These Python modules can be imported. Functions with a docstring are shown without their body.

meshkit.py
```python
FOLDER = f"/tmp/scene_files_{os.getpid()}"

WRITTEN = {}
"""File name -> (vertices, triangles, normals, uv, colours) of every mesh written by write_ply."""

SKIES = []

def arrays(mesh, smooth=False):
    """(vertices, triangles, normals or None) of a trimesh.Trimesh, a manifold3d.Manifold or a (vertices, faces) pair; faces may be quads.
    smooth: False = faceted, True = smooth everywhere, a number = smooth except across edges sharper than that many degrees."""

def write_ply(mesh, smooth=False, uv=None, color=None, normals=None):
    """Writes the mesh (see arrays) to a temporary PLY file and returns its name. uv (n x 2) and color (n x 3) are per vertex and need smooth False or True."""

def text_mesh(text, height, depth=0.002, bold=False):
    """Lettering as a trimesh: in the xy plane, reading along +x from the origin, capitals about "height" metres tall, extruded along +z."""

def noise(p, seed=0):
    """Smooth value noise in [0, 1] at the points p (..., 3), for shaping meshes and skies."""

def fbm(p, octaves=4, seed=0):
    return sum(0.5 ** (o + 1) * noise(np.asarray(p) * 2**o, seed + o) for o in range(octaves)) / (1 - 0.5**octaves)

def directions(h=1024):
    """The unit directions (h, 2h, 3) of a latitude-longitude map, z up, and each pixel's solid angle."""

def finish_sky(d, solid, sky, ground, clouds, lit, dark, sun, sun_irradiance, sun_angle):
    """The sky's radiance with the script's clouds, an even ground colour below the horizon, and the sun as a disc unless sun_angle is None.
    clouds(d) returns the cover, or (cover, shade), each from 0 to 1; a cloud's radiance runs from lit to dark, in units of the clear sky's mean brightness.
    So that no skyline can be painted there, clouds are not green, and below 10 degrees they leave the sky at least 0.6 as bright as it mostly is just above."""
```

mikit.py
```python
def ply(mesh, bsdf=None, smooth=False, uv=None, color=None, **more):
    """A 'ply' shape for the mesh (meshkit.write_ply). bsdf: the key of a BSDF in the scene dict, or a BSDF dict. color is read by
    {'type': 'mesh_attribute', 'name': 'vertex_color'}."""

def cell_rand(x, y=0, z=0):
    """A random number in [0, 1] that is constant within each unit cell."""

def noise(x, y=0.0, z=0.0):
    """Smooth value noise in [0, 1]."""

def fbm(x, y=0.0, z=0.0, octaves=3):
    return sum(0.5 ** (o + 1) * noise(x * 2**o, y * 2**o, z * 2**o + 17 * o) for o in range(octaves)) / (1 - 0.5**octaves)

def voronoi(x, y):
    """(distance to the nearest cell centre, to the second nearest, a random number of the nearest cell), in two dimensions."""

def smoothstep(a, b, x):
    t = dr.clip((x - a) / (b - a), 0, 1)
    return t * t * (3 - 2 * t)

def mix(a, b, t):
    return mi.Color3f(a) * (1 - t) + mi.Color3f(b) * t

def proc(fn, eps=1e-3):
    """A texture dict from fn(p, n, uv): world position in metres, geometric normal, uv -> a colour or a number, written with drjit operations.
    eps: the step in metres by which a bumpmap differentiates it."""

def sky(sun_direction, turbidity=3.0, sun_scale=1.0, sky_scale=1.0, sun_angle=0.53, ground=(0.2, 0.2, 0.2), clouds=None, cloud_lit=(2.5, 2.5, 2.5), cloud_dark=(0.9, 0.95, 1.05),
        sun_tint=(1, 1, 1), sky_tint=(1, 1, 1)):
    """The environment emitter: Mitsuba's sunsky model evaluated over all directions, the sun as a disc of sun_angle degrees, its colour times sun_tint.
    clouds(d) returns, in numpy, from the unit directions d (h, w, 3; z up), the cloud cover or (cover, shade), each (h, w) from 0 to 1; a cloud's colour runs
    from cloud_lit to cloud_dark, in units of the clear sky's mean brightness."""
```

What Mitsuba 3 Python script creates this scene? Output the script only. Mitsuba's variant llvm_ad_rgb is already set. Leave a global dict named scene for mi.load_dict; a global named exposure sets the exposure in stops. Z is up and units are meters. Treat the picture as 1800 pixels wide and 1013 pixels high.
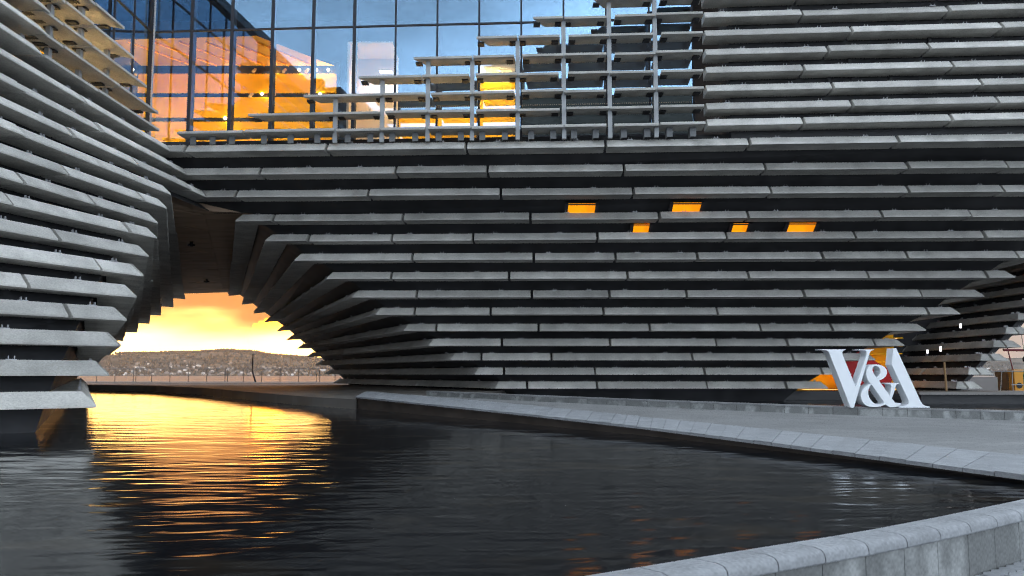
import math, random
import numpy as np, trimesh, mitsuba as mi, mikit, meshkit
import drjit as dr
from mikit import noise, fbm, cell_rand, smoothstep, mix, proc
from shapely.geometry import Polygon, LineString
T = mi.ScalarTransform4f
random.seed(7); rng = np.random.default_rng(7)
scene, labels = {}, {}
EYE = 1.08                      # the camera's height above the pool water (z = 0)

# ------------------------------------------------------------------ camera
PITCH = math.atan(150.5 / 1500)
scene['camera'] = {'type': 'perspective', 'fov': math.degrees(2 * math.atan(900 / 1500)), 'fov_axis': 'x', 'near_clip': 0.05, 'far_clip': 30000.0,
    'to_world': T().look_at(origin=[0, 0, EYE], target=[0, math.cos(PITCH), EYE + math.sin(PITCH)], up=[0, 0, 1])}

# ------------------------------------------------------------------ sky and exposure
SUN = np.array([-0.285, 1.0, 0.040]); SUN /= np.linalg.norm(SUN)
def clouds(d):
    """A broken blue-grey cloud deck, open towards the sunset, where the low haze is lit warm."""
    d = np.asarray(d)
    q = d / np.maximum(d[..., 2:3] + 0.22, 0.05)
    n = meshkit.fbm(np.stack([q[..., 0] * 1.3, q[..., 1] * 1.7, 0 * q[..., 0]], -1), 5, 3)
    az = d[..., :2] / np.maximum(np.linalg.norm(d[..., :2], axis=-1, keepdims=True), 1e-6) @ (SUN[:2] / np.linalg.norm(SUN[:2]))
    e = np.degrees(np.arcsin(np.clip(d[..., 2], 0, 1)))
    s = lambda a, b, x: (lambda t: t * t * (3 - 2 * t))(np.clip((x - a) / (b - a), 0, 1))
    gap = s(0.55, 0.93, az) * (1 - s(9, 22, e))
    deck = (0.50 + 0.95 * s(0.32, 0.66, n)) / 1.45 * (1 - 0.7 * d[..., 2]) * (1 - 0.88 * (1 - s(16, 38, e)) * s(-0.3, 0.1, az))  # deck brightness shaped by hand: dimmed overhead and low towards the sunset
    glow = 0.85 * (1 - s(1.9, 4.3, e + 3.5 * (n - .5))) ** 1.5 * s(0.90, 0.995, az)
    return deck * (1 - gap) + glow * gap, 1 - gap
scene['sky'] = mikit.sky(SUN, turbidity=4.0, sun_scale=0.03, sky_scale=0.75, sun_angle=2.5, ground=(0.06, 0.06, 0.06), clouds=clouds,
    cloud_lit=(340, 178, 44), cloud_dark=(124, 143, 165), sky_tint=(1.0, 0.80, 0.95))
exposure = 1.3

# ------------------------------------------------------------------ materials
def rgb(r, g=None, b=None): return {'type': 'rgb', 'value': [r, r, r] if g is None else [r, g, b]}
def mat(name, d): scene[name] = d; return name
def principled(color, rough=0.7, spec=0.4, **k):
    return {'type': 'twosided', 'b': {'type': 'principled', 'base_color': color if isinstance(color, dict) else rgb(*color), 'roughness': rough, 'specular': spec, **k}}
def bumped(inner, fn, scale=1.0, eps=2e-3):
    b = inner['b']
    return {'type': 'twosided', 'b': {'type': 'bumpmap', 'arbitrary': proc(fn, eps), 'scale': scale, 'b': b}}
def concrete_color(tone):
    def f(p, n, uv):
        s = noise(p.x * 38, p.y * 38, p.z * 38); g = noise(p.x * 90, p.y * 90, p.z * 90)
        big = fbm(p.x * 1.3, p.y * 1.3, p.z * 2.2, 3); run = noise(p.x * 3.1, p.y * 3.1, p.z * 0.6)
        v = tone * (0.72 + 0.30 * s + 0.22 * g) * (0.60 + 0.46 * big + 0.34 * run)
        return mi.Color3f(v * 1.06, v * 1.03, v * 0.95)
    return f
for i, t in enumerate((0.31, 0.35, 0.385, 0.42)):
    mat(f'mat_concrete_{i}', principled(proc(concrete_color(t)), 0.85, 0.25))
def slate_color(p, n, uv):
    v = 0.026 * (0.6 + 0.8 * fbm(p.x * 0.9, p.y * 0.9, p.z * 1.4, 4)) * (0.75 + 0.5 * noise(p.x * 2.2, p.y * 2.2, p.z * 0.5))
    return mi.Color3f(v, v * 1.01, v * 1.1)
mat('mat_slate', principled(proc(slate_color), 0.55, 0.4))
def ceiling_color(p, n, uv):
    a = p.x * 0.92 + p.y * 0.39
    v = 0.24 * (0.7 + 0.6 * fbm(p.x * 0.8, p.y * 2.5, 0.0, 3))
    return mi.Color3f(v * 1.45, v, v * 0.68)
mat('mat_ceiling', principled(proc(ceiling_color), 0.7, 0.3))
mat('mat_louvre', principled(proc(concrete_color(0.33)), 0.8, 0.3))
mat('mat_steel', principled((0.27, 0.28, 0.285), 0.5, 0.5))
mat('mat_hanger', principled((0.15, 0.155, 0.16), 0.6, 0.4))
mat('mat_bracket', principled((0.30, 0.30, 0.31), 0.45, 0.5, metallic=0.5))
mat('mat_frame', principled((0.025, 0.028, 0.036), 0.65, 0.2))
mat('mat_dark', principled((0.03, 0.03, 0.033), 0.7, 0.3))
mat('mat_black', principled((0.012, 0.012, 0.014), 0.5, 0.4))
mat('mat_green', principled((0.02, 0.035, 0.035), 0.5, 0.5))
mat('mat_interior', principled((0.06, 0.06, 0.065), 0.8, 0.3))
mat('mat_orange', principled((0.86, 0.43, 0.012), 0.8, 0.2))
mat('mat_orange_brown', principled((0.42, 0.23, 0.04), 0.8, 0.2))
mat('mat_white_room', principled((0.58, 0.47, 0.34), 0.8, 0.2))
mat('mat_red', principled((0.42, 0.010, 0.012), 0.6, 0.3))
mat('mat_sign', principled((0.66, 0.68, 0.70), 0.45, 0.4))
mat('mat_yellow', principled((0.65, 0.28, 0.02), 0.5, 0.4))
mat('mat_wood', principled((0.22, 0.13, 0.06), 0.7, 0.3))
mat('mat_rust', principled((0.16, 0.03, 0.03), 0.6, 0.4))
mat('mat_rail', principled((0.18, 0.16, 0.15), 0.4, 0.5, metallic=0.5))
mat('mat_glass', {'type': 'thindielectric', 'int_ior': 2.5, 'specular_reflectance': rgb(0.42, 0.70, 1.0)})
mat('mat_pane', {'type': 'thindielectric', 'int_ior': 1.5})
def paving_color(p, n, uv):
    u, w = p.x * 0.83 + p.y * 0.56, -p.x * 0.56 + p.y * 0.83
    row = dr.floor(w / 0.45)
    r = cell_rand((u + 0.37 * row) / 0.9, row)
    fu, fw = (u + 0.37 * row) / 0.9, w / 0.45
    eu = dr.minimum(fu - dr.floor(fu), 1 - (fu - dr.floor(fu))) * 0.9
    ew = dr.minimum(fw - dr.floor(fw), 1 - (fw - dr.floor(fw))) * 0.45
    joint = smoothstep(0.004, 0.012, dr.minimum(eu, ew))
    v = 0.165 * (0.9 + 0.16 * r) * (0.80 + 0.36 * fbm(p.x * 0.6, p.y * 0.6, 1.0, 4)) * (0.58 + 0.42 * joint) * (0.88 + 0.24 * noise(p.x * 25, p.y * 25))
    return mi.Color3f(v, v * 1.0, v * 0.99)
mat('mat_paving', principled(proc(paving_color), 0.75, 0.35))
def stone_color(tone, tint=(1, 1, 1)):
    def f(p, n, uv):
        v = tone * (0.70 + 0.55 * fbm(p.x * 5, p.y * 5, p.z * 5, 4)) * (0.82 + 0.36 * noise(p.x * 70, p.y * 70, p.z * 70))
        return mi.Color3f(v * tint[0], v * tint[1], v * tint[2])
    return f
for i, t in enumerate((0.215, 0.225, 0.235)):
    mat(f'mat_kerb_{i}', principled(proc(stone_color(t, (0.97, 1.0, 1.04))), 0.6, 0.4))
for i, t in enumerate((0.15, 0.17, 0.19)):
    mat(f'mat_stone_{i}', principled(proc(stone_color(t, (1, 1.01, 1.01))), 0.75, 0.35))
def stained(p, n, uv):
    st = smoothstep(0.45, 0.75, fbm(p.x * 4.5, p.y * 4.5, p.z * 2.5, 4))
    v = (0.13 + 0.13 * st) * (0.8 + 0.4 * noise(p.x * 60, p.y * 60, p.z * 60))
    return mi.Color3f(v, v * 1.02, v * 1.0)
mat('mat_stained', principled(proc(stained), 0.8, 0.3))
def wet_wall(p, n, uv):
    v = 0.05 * (0.5 + fbm(p.x * 2, p.y * 2, p.z * 3, 3)); return mi.Color3f(v * 1.25, v, v * 0.85)
mat('mat_wet_wall', principled(proc(wet_wall), 0.45, 0.5))
mat('mat_grout', principled((0.07, 0.07, 0.065), 0.9, 0.2))
def path_color(p, n, uv):
    v = 0.12 * (0.7 + 0.6 * fbm(p.x * 0.5, p.y * 0.5, 0.0, 4)) * (0.9 + 0.2 * cell_rand(p.x * 0.9, p.y * 0.5)); return mi.Color3f(v * 1.1, v, v * 0.9)
mat('mat_path', principled(proc(path_color), 0.45, 0.5))
def ripple(p, n, uv):
    wx = p.x + 0.6 * noise(p.x * 0.25, p.y * 0.35); wy = p.y + 0.8 * noise(p.x * 0.30 + 7, p.y * 0.22)
    a = fbm(wx * 0.9, wy * 4.2, 0.0, 3) * 0.0062
    b = fbm(wx * 2.4 + 5, wy * 13.0, 0.0, 2) * 0.0020
    c = noise(wx * 7.0, wy * 34.0) * 0.0004
    patch = 0.55 + 0.9 * smoothstep(0.35, 0.7, fbm(p.x * 0.22, p.y * 0.16, 3.0, 2))
    return (a + b + c) * patch
def pool_floor(p, n, uv):
    s = smoothstep(0.55, 0.8, fbm(p.x * 1.2, p.y * 2.0, 4.0, 3))
    return mix((0.010, 0.012, 0.016), (0.030, 0.026, 0.022), s)
mat('mat_pool', {'type': 'bumpmap', 'arbitrary': proc(ripple, 4e-3), 'scale': 1.0, 'b': {'type': 'plastic', 'int_ior': 1.33, 'diffuse_reflectance': proc(pool_floor), 'nonlinear': True}})
mat('mat_pool_water', {'type': 'roughplastic', 'alpha': 0.0095, 'int_ior': 1.33, 'diffuse_reflectance': proc(pool_floor), 'nonlinear': True})
def river_ripple(p, n, uv): return fbm(p.x * 0.25, p.y * 0.9, 0.0, 3) * 0.10
mat('mat_river', {'type': 'bumpmap', 'arbitrary': proc(river_ripple, 2e-2), 'scale': 1.0, 'b': {'type': 'roughplastic', 'alpha': 0.12, 'int_ior': 1.33, 'diffuse_reflectance': rgb(0.16, 0.14, 0.13)}})
def hill_color(p, n, uv):
    k = fbm(p.x / 60, p.y / 60, p.z / 20, 4); w = smoothstep(0.42, 0.6, k)
    return mix((0.022, 0.020, 0.014), (0.07, 0.055, 0.04), w)
mat('mat_hill', principled(proc(hill_color), 0.95, 0.1))
mat('mat_woods', principled((0.03, 0.03, 0.022), 0.95, 0.1))
for i, c in enumerate(((0.58, 0.54, 0.50), (0.18, 0.16, 0.145), (0.26, 0.21, 0.17))): mat(f'mat_house_{i}', principled(c, 0.8, 0.3))
mat('mat_house_roof', principled((0.10, 0.08, 0.08), 0.8, 0.3))
def lamp(r, g, b): return {'type': 'area', 'radiance': rgb(r, g, b)}

# ------------------------------------------------------------------ helpers
used = {}
def key(parent, name):
    base = f'{parent}__{name}' if parent else name
    n = used.get(base, -1) + 1; used[base] = n
    return base if n == 0 else f'{base}_{n:03d}'
def add(mesh, bsdf, name, parent=None, smooth=False, label=None, category=None, group=None, kind=None, **more):
    k = key(parent, name)
    scene[k] = mikit.ply(mesh, bsdf, smooth=smooth, **more)
    tag(k, label, category, group, kind)
    return k
def tag(k, label=None, category=None, group=None, kind=None):
    d = {a: b for a, b in (('label', label), ('category', category), ('group', group), ('kind', kind)) if b}
    if d: labels[k] = d
class MB:
    def __init__(s): s.v, s.f, s.n = [], [], 0
    def add(s, v, f):
        v = np.asarray(v, float); f = np.asarray(f, int)
        if f.shape[1] == 4: f = np.vstack([f[:, [0, 1, 2]], f[:, [0, 2, 3]]])
        s.v.append(v); s.f.append(f + s.n); s.n += len(v); return s
    def box(s, x0, x1, y0, y1, z0, z1):
        v = [(x, y, z) for z in (z0, z1) for x, y in ((x0, y0), (x1, y0), (x1, y1), (x0, y1))]
        return s.add(v, [(3, 2, 1, 0), (4, 5, 6, 7), (0, 1, 5, 4), (1, 2, 6, 5), (2, 3, 7, 6), (3, 0, 4, 7)])
    def bar(s, a, b, w, h, up=(0, 0, 1)):
        a, b = np.array(a, float), np.array(b, float); d = b - a; d /= np.linalg.norm(d)
        up = np.array(up, float)
        if abs(d @ up) > 0.95: up = np.array([0, 1.0, 0])
        x = np.cross(d, up); x /= np.linalg.norm(x); y = np.cross(x, d)
        c = [-x * w / 2 - y * h / 2, x * w / 2 - y * h / 2, x * w / 2 + y * h / 2, -x * w / 2 + y * h / 2]
        return s.add([a + q for q in c] + [b + q for q in c], [(3, 2, 1, 0), (4, 5, 6, 7), (0, 1, 5, 4), (1, 2, 6, 5), (2, 3, 7, 6), (3, 0, 4, 7)])
    def tube(s, a, b, r, n=8):
        a, b = np.array(a, float), np.array(b, float); d = (b - a) / np.linalg.norm(b - a)
        x = np.cross(d, [0, 0, 1] if abs(d[2]) < 0.9 else [1, 0, 0]); x /= np.linalg.norm(x); y = np.cross(d, x)
        t = np.arange(n) * 2 * np.pi / n; ring = np.outer(np.cos(t), x) + np.outer(np.sin(t), y)
        i = np.arange(n); j = (i + 1) % n
        s.add(np.vstack([a + ring * r, b + ring * r]), np.stack([i, j, j + n, i + n], 1))
        for k in range(1, n - 1): s.f.append(np.array([[0, k + 1, k], [n, n + k, n + k + 1]]) + s.n - 2 * n)
        return s
    def quad(s, a, b, c, d): return s.add([a, b, c, d], [(0, 1, 2, 3)])
    def mesh(s): return np.vstack(s.v), np.vstack(s.f)
def prism(poly, z0, z1):
    """A plan polygon (list of xy) extruded from z0 to z1 (numbers, or functions of x, y)."""
    m = trimesh.creation.extrude_polygon(Polygon(poly), 1.0, engine='earcut'); v = m.vertices.copy()
    f0 = z0 if callable(z0) else (lambda x, y: z0 + 0 * x); f1 = z1 if callable(z1) else (lambda x, y: z1 + 0 * x)
    v[:, 2] = np.where(v[:, 2] > 0.5, f1(v[:, 0], v[:, 1]), f0(v[:, 0], v[:, 1]))
    return v, m.faces
def rnorm(d): return np.array([d[1], -d[0]]) / np.linalg.norm(d)     # the outward normal, on the right of the way along a chain
def inward(pts, e):
    """The chain shifted inwards by e, mitred."""
    pts = [np.array(p, float) for p in pts]; out = []
    for i, p in enumerate(pts): out.append(p + e * miter(pts, i))
    return out
def miter(pts, i):
    n = []
    if i > 0: n.append(-rnorm(pts[i] - pts[i - 1]))
    if i < len(pts) - 1: n.append(-rnorm(pts[i + 1] - pts[i]))
    if len(n) == 1: return n[0]
    m = n[0] + n[1]; m = m / (m @ n[0])
    L = np.linalg.norm(m)
    return m if L < 2.2 else m * 2.2 / L

# ------------------------------------------------------------------ the museum: rows of concrete planks on a dark wall
B = 'museum_building'
tag(B, 'large museum building of leaning dark walls clad in rows of grey concrete planks', 'museum')
ZR = [-.63, -.04, .55, 1.12, 1.69, 2.29, 2.91, 3.55, 4.18, 4.82, 5.45, 6.15, 6.79, 7.44, 8.06, 8.62, 9.22, 9.83, 10.46, 11.10, 11.74, 12.38, 13.0, 13.62, 14.24]
Z = [z + EYE for z in ZR]
PROF = np.array([(0, 0), (0, .035), (.012, .05), (.245, .285), (.265, .295), (.80, .295), (.80, 0.0), (.02, -.004)])    # depth inwards, height
def plank(A, Bp, ma, mb, z, ga=0.0, gb=0.0, prof=PROF):
    A, Bp = np.array(A, float), np.array(Bp, float); d = (Bp - A) / np.linalg.norm(Bp - A)
    ring = lambda P, m, g: [(*(P + m * q[0] + d * g), z + q[1]) for q in prof]
    v = ring(A, ma, ga) + ring(Bp, mb, -gb); n = len(prof); i = np.arange(n); j = (i + 1) % n
    f = np.stack([i, i + n, j + n, j], 1); f = np.vstack([f[:, [0, 1, 2]], f[:, [0, 2, 3]]])
    cap = [(0, k, k + 1) for k in range(1, n - 1)]
    return np.array(v), np.vstack([f, cap, [(n, n + c + 1, n + c) for _, c, _ in cap for c in (c,)]])
W = {w: f'{B}__{w}' for w in ('river_wall', 'front_wall', 'archway_wall', 'entrance_wall')}
brackets = {w: MB() for w in W}
def bracket(mb, P, d, z, s=1.0):
    n = rnorm(d)
    for o in (-0.05, 0.05):
        q = P + d * o - n * 0.29
        mb.bar((*q, z + .29), (*(q - n * 0.01), z + .29 + 0.075 * s), 0.012, 0.05, up=(n[0], n[1], 0))
    q = P - n * 0.31; mb.bar((*(q - d * 0.09), z + .30), (*(q + d * 0.09), z + .30), 0.06, 0.02)
def run(wall, P, z, joints, starts=None, seg=None, clip=True):
    """Planks along one straight stretch seg of the chain P, cut at the fractions joints."""
    P = [np.array(p, float) for p in P]; i = seg; A, C = P[i], P[i + 1]; d = C - A; L = np.linalg.norm(d); d /= L
    n = -rnorm(d); cuts = [0.0] + sorted(joints) + [1.0]
    for a, b in zip(cuts[:-1], cuts[1:]):
        if (b - a) * L < 0.12: continue
        first, last = a == 0.0, b == 1.0
        ma = miter(P, i) if first else n; mb = miter(P, i + 1) if last else n
        j = (0.04 if wall == 'front_wall' else .025) * rng.normal()
        m = plank(A + d * (a * L) + n * j, A + d * (b * L) + n * j, ma, mb, z, 0.004 if first else 0.05, 0.004 if last else 0.05)
        add(m, f'mat_concrete_{rng.integers(4)}', 'plank', W[wall])
        for t in ((0.22, 0.78) if (b - a) * L > 2.6 else (0.5,)):
            bracket(brackets[wall], A + d * (a + (b - a) * (t + 0.05 * rng.normal())) * L, d, z)

LSTART = [(-8.98, 15.1), (-9.22, 15.45), (-9.44, 15.75), (-9.59, 15.95), (-9.86, 16.35), (-10.11, 16.7), (-10.44, 17.2), (-10.69, 17.55), (-10.94, 17.9), (-11.18, 18.25), (-11.37, 18.5), (-11.68, 18.95), (-11.87, 19.2), (-11.95, 19.2)]
LTIP = [(-7.77, 16.1), (-7.85, 16.65), (-7.97, 17.3), (-8.17, 18.1), (-8.39, 19.0), (-8.7, 20.0), (-9.1, 21.2), (-9.4, 22.3), (-9.93, 23.6), (-10.14, 24.7), (-10.41, 25.7), (-10.7, 29.43), (-11.17, 28.75), (-11.5, 28.2)]
LJ = {3: [.527], 4: [.185], 5: [.678], 6: [.356], 7: [.064, .798], 8: [.126, .537], 9: [.347, .829], 10: [.105, .749], 11: [.271, .568, .894], 12: [.099, .45, .892], 13: [.422, .78]}
FAR_R = [(-11.86, 57.0), (-12.54, 57.3), (-13.23, 57.6), (-13.89, 57.9), (-14.61, 58.2), (-15.39, 58.5), (-16.15, 58.8), (-17.12, 59.1), (-18.05, 59.4), (-18.98, 59.7), (-20.0, 60.0)]
FAR_L = [(-28.82, 58.0), (-28.81, 58.45), (-28.74, 58.9), (-28.68, 59.35), (-28.04, 59.8), (-27.38, 60.25), (-26.66, 60.7), (-26.03, 61.15), (-25.38, 61.6), (-24.72, 62.05), (-24.07, 62.5)]
ML = [(-.7, 36.39), (-1.54, 35.74), (-2.5, 35.1), (-3.33, 34.47), (-4.24, 33.85), (-5.31, 33.24), (-6.12, 32.64), (-6.99, 32.05), (-8.08, 31.47), (-9.03, 30.9), (-9.94, 30.34), (-10.7, 29.43), (-11.17, 28.75), (-11.5, 28.2)]
MR = [(13.5, 36.67), (14.24, 35.97), (14.94, 35.25), (15.85, 34.52), (16.4, 33.79), (17.37, 33.04), (17.91, 32.28), (18.71, 31.52), (19.39, 30.74), (20.0, 29.97), (20.51, 29.18), (20.98, 28.39), (21.39, 27.6), (21.75, 26.5)]
MJ = [[.65, 3.62, 8.33, 11.74], [-.33, 3.49, 8.09, 13.04], [-1.26, 1.63, 7.43, 11.58], [-.41, 3.97, 8.27, 11.16, 14.68], [-3.02, 1.06, 5.48, 9.87, 12.71], [-3.82, -.84, 3.57, 8.01, 12.4, 16.16], [-3.67, .76, 3.74, 6.69, 11.16, 15.6],
    [-4.57, -.11, 4.35, 8.87, 13.32, 17.71], [-3.71, .8, 3.83, 6.83, 11.38, 14.43, 18.41], [-7.48, -4.41, -1.43, 3.1, 7.73, 12.32, 16.88], [-8.61, -3.92, .65, 5.23, 8.33, 12.98, 16.06], [-9.7, -5.02, -.4, 4.2, 8.9, 13.56, 16.75], [-8.67, -3.98, -.84, 3.79, 8.5, 13.22, 16.46], [-11.07, -6.24, -1.55, 3.09, 7.78, 12.53, 17.2]]
def left_chain(k):
    a, t = np.array(LSTART[k]), np.array(LTIP[k]); u = (a - t) / np.linalg.norm(a - t)
    return [a + u * 9.0, a, t]
def chain_low_left(k): return left_chain(k) + [np.array(FAR_L[k]), np.array(FAR_L[k]) + (-14, 3)]
def chain_low_right(k): return [np.array(FAR_R[k]) + (14, -3.0), np.array(FAR_R[k]), np.array(ML[k]), np.array(MR[k]), np.array(MR[k]) + (.5, 9.5)]
def chain_high(k): return left_chain(k) + [np.array(MR[k]), np.array(MR[k]) + (.4, 12)]
for k in range(14):
    z = Z[k]
    if k < 11:
        P = chain_low_left(k); A, C = P[1], P[2]
        Pl = [P[0]] + P[2:]      # the start point lies on the same line
        L0 = np.linalg.norm(P[2] - P[0]); L1 = np.linalg.norm(P[2] - P[1])
        js = [1 - (1 - j) * L1 / L0 for j in LJ.get(k, [])]; first = js[0] if js else 1 - 5.2 / L0
        while first > 0.32: first -= 4.65 / L0; js.append(first)
        run('river_wall', Pl, z, [j for j in js if j > 0.03], seg=0)
        run('archway_wall', Pl, z, [.27, .55, .82] if k % 2 else [.2, .47, .72, .92], seg=1)
        R = chain_low_right(k)
        run('archway_wall', R, z, [.07, .15, .4, .7] if k % 2 else [.05, .13, .27, .62], seg=1)
        Lm = R[3][0] - R[2][0]
        run('front_wall', R, z, [(x - R[2][0]) / Lm for x in MJ[k]], seg=2)
        if k < 9: run('entrance_wall', R, z, [.45], seg=3)
    else:
        P = chain_high(k); Pl = [P[0]] + P[2:]; L0 = np.linalg.norm(P[2] - P[0]); L1 = np.linalg.norm(P[2] - P[1])
        js = [1 - (1 - j) * L1 / L0 for j in LJ.get(k, [])]; first = js[0]
        while first > 0.32: first -= 4.65 / L0; js.append(first)
        run('river_wall', Pl, z, [j for j in js if j > 0.03], seg=0)
        Lm = Pl[2][0] - Pl[1][0]
        run('front_wall', Pl, z, [(x - Pl[1][0]) / Lm for x in MJ[k]], seg=1)
# upper bands: the solid end of the left wing, and the solid bay right of the glass
UL = lambda Y: (-11.92 + 0.02 * (Y - 20), Y)
for k in range(14, 25):
    e = (21.1, 21.15, 20.9, 21.3, 21.0)[k % 5]; P = [UL(8.0), UL(e)]
    run('river_wall', P, Z[k], [(0.33, 0.68), (0.2, 0.55, 0.9), (0.45, 0.8)][k % 3], seg=0)
UR = lambda X: (X, 27.22 - 0.07 * (X - 6.4))
UJ = {14: [9.48, 14.12], 15: [11.04, 15.59], 16: [10.45, 15.11], 17: [9.54, 14.25], 18: [10.35, 13.53], 19: [11.12, 15.85], 20: [9.58, 14.25]}
for k in range(14, 25):
    P = [UR(6.4), UR(22.0)]
    js = UJ.get(k, UJ[14 + k % 7]); run('front_wall', P, Z[k], [(x - 6.4) / 15.6 for x in list(js) + [js[-1] + 4.6] if x < 21], seg=0)
# the wall beyond the entrance recess
def chain_entry(k):
    cx = 18.6 + 0.575 * k; return [np.array((cx - .55, 46.0)), np.array((cx, 36.0 + .04 * k)), np.array((cx + 1.25 + 0.04 * k, 36.35 + .04 * k)), np.array((cx + 2.3, 46.0))]
for k in range(0, 11):
    C = chain_entry(k); run('entrance_wall', C, Z[k], [.25, .62], seg=0); run('entrance_wall', C, Z[k], [.47], seg=1); run('entrance_wall', C, Z[k], [.4], seg=2)
# the dark walls behind the planks
def backing(rows, zs, e):
    mb = MB(); rows = [inward(r, e) for r in rows] if np.isscalar(e) else [[p + w * miter([np.array(q, float) for q in r], i) for i, (p, w) in enumerate(zip(r, e))] for r in rows]; n = len(rows[0])
    v = [(p[0], p[1], z) for r, z in zip(rows, zs) for p in r]
    f = [(i * n + j, i * n + j + 1, (i + 1) * n + j + 1, (i + 1) * n + j) for i in range(len(rows) - 1) for j in range(n - 1)]
    return np.array(v), np.array(f)
def ext(chain, k0, k1, z, t): return [a + (b - a) * t for a, b in zip(chain(k0), chain(k1))]
E_ = .86
top_r = ext(chain_low_right, 9, 10, 0, 1.5); top_r[2:] = [np.array((-10.15, 30.0)), (np.array(MR[10]) + MR[11]) / 2, (np.array(MR[10]) + MR[11]) / 2 + (.45, 10)]
lowL = [ext(chain_low_left, 0, 1, 0, -1.2)] + [chain_low_left(k) for k in range(11)] + [ext(chain_low_left, 9, 10, 0, 2.1)]
lowR = [ext(chain_low_right, 0, 1, 0, -1.2)] + [chain_low_right(k) for k in range(11)] + [top_r]
zl = [Z[0] - 1.2 * .59 + .1] + [z + .12 for z in Z[:11]] + [Z[10] + 1.1 * .63 + .12]
zl[0] = -0.35
def cut(rows, a, b): return [r[a:b] for r in rows]
def join(parts):
    mb = MB()
    for v, f in parts: mb.add(v, f)
    return mb.mesh()
vL, fL = backing(lowL, zl, [E_, E_, E_, .6, .6]); vR, fR = backing(lowR, zl[:-1] + [Z[10] + .46], [.58, .58, E_, E_, E_])
def strip(v, f, n, a, b):
    q = (np.arange(len(f)) % (n - 1)); f = f[(q >= a) & (q < b)]; u, i = np.unique(f, return_inverse=True)
    return v[u], i.reshape(f.shape)
hi = [[p for i, p in enumerate(chain_high(k)) if i != 1] for k in (11, 12, 13)]
c10 = [hi[0][0] + (hi[0][0] - hi[1][0]), np.array((-10.25, 30.1)), np.array(MR[10]), np.array(MR[10]) + (.4, 12)]
hi = [[c10[0]] + top_r[2:]] + hi + [[a + (b - a) * .95 for a, b in zip(hi[1], hi[2])]]
vH, fH = backing(hi, [Z[10] + .40] + [z + .1 for z in Z[11:14]] + [Z[14] - .02], E_)
upL = [[UL(8.0), UL(21.0), (UL(21.0)[0] - 1.3, 21.0)]] * 2; vU, fU = backing(upL, [Z[14] - .3, 16.8], .8)
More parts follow.
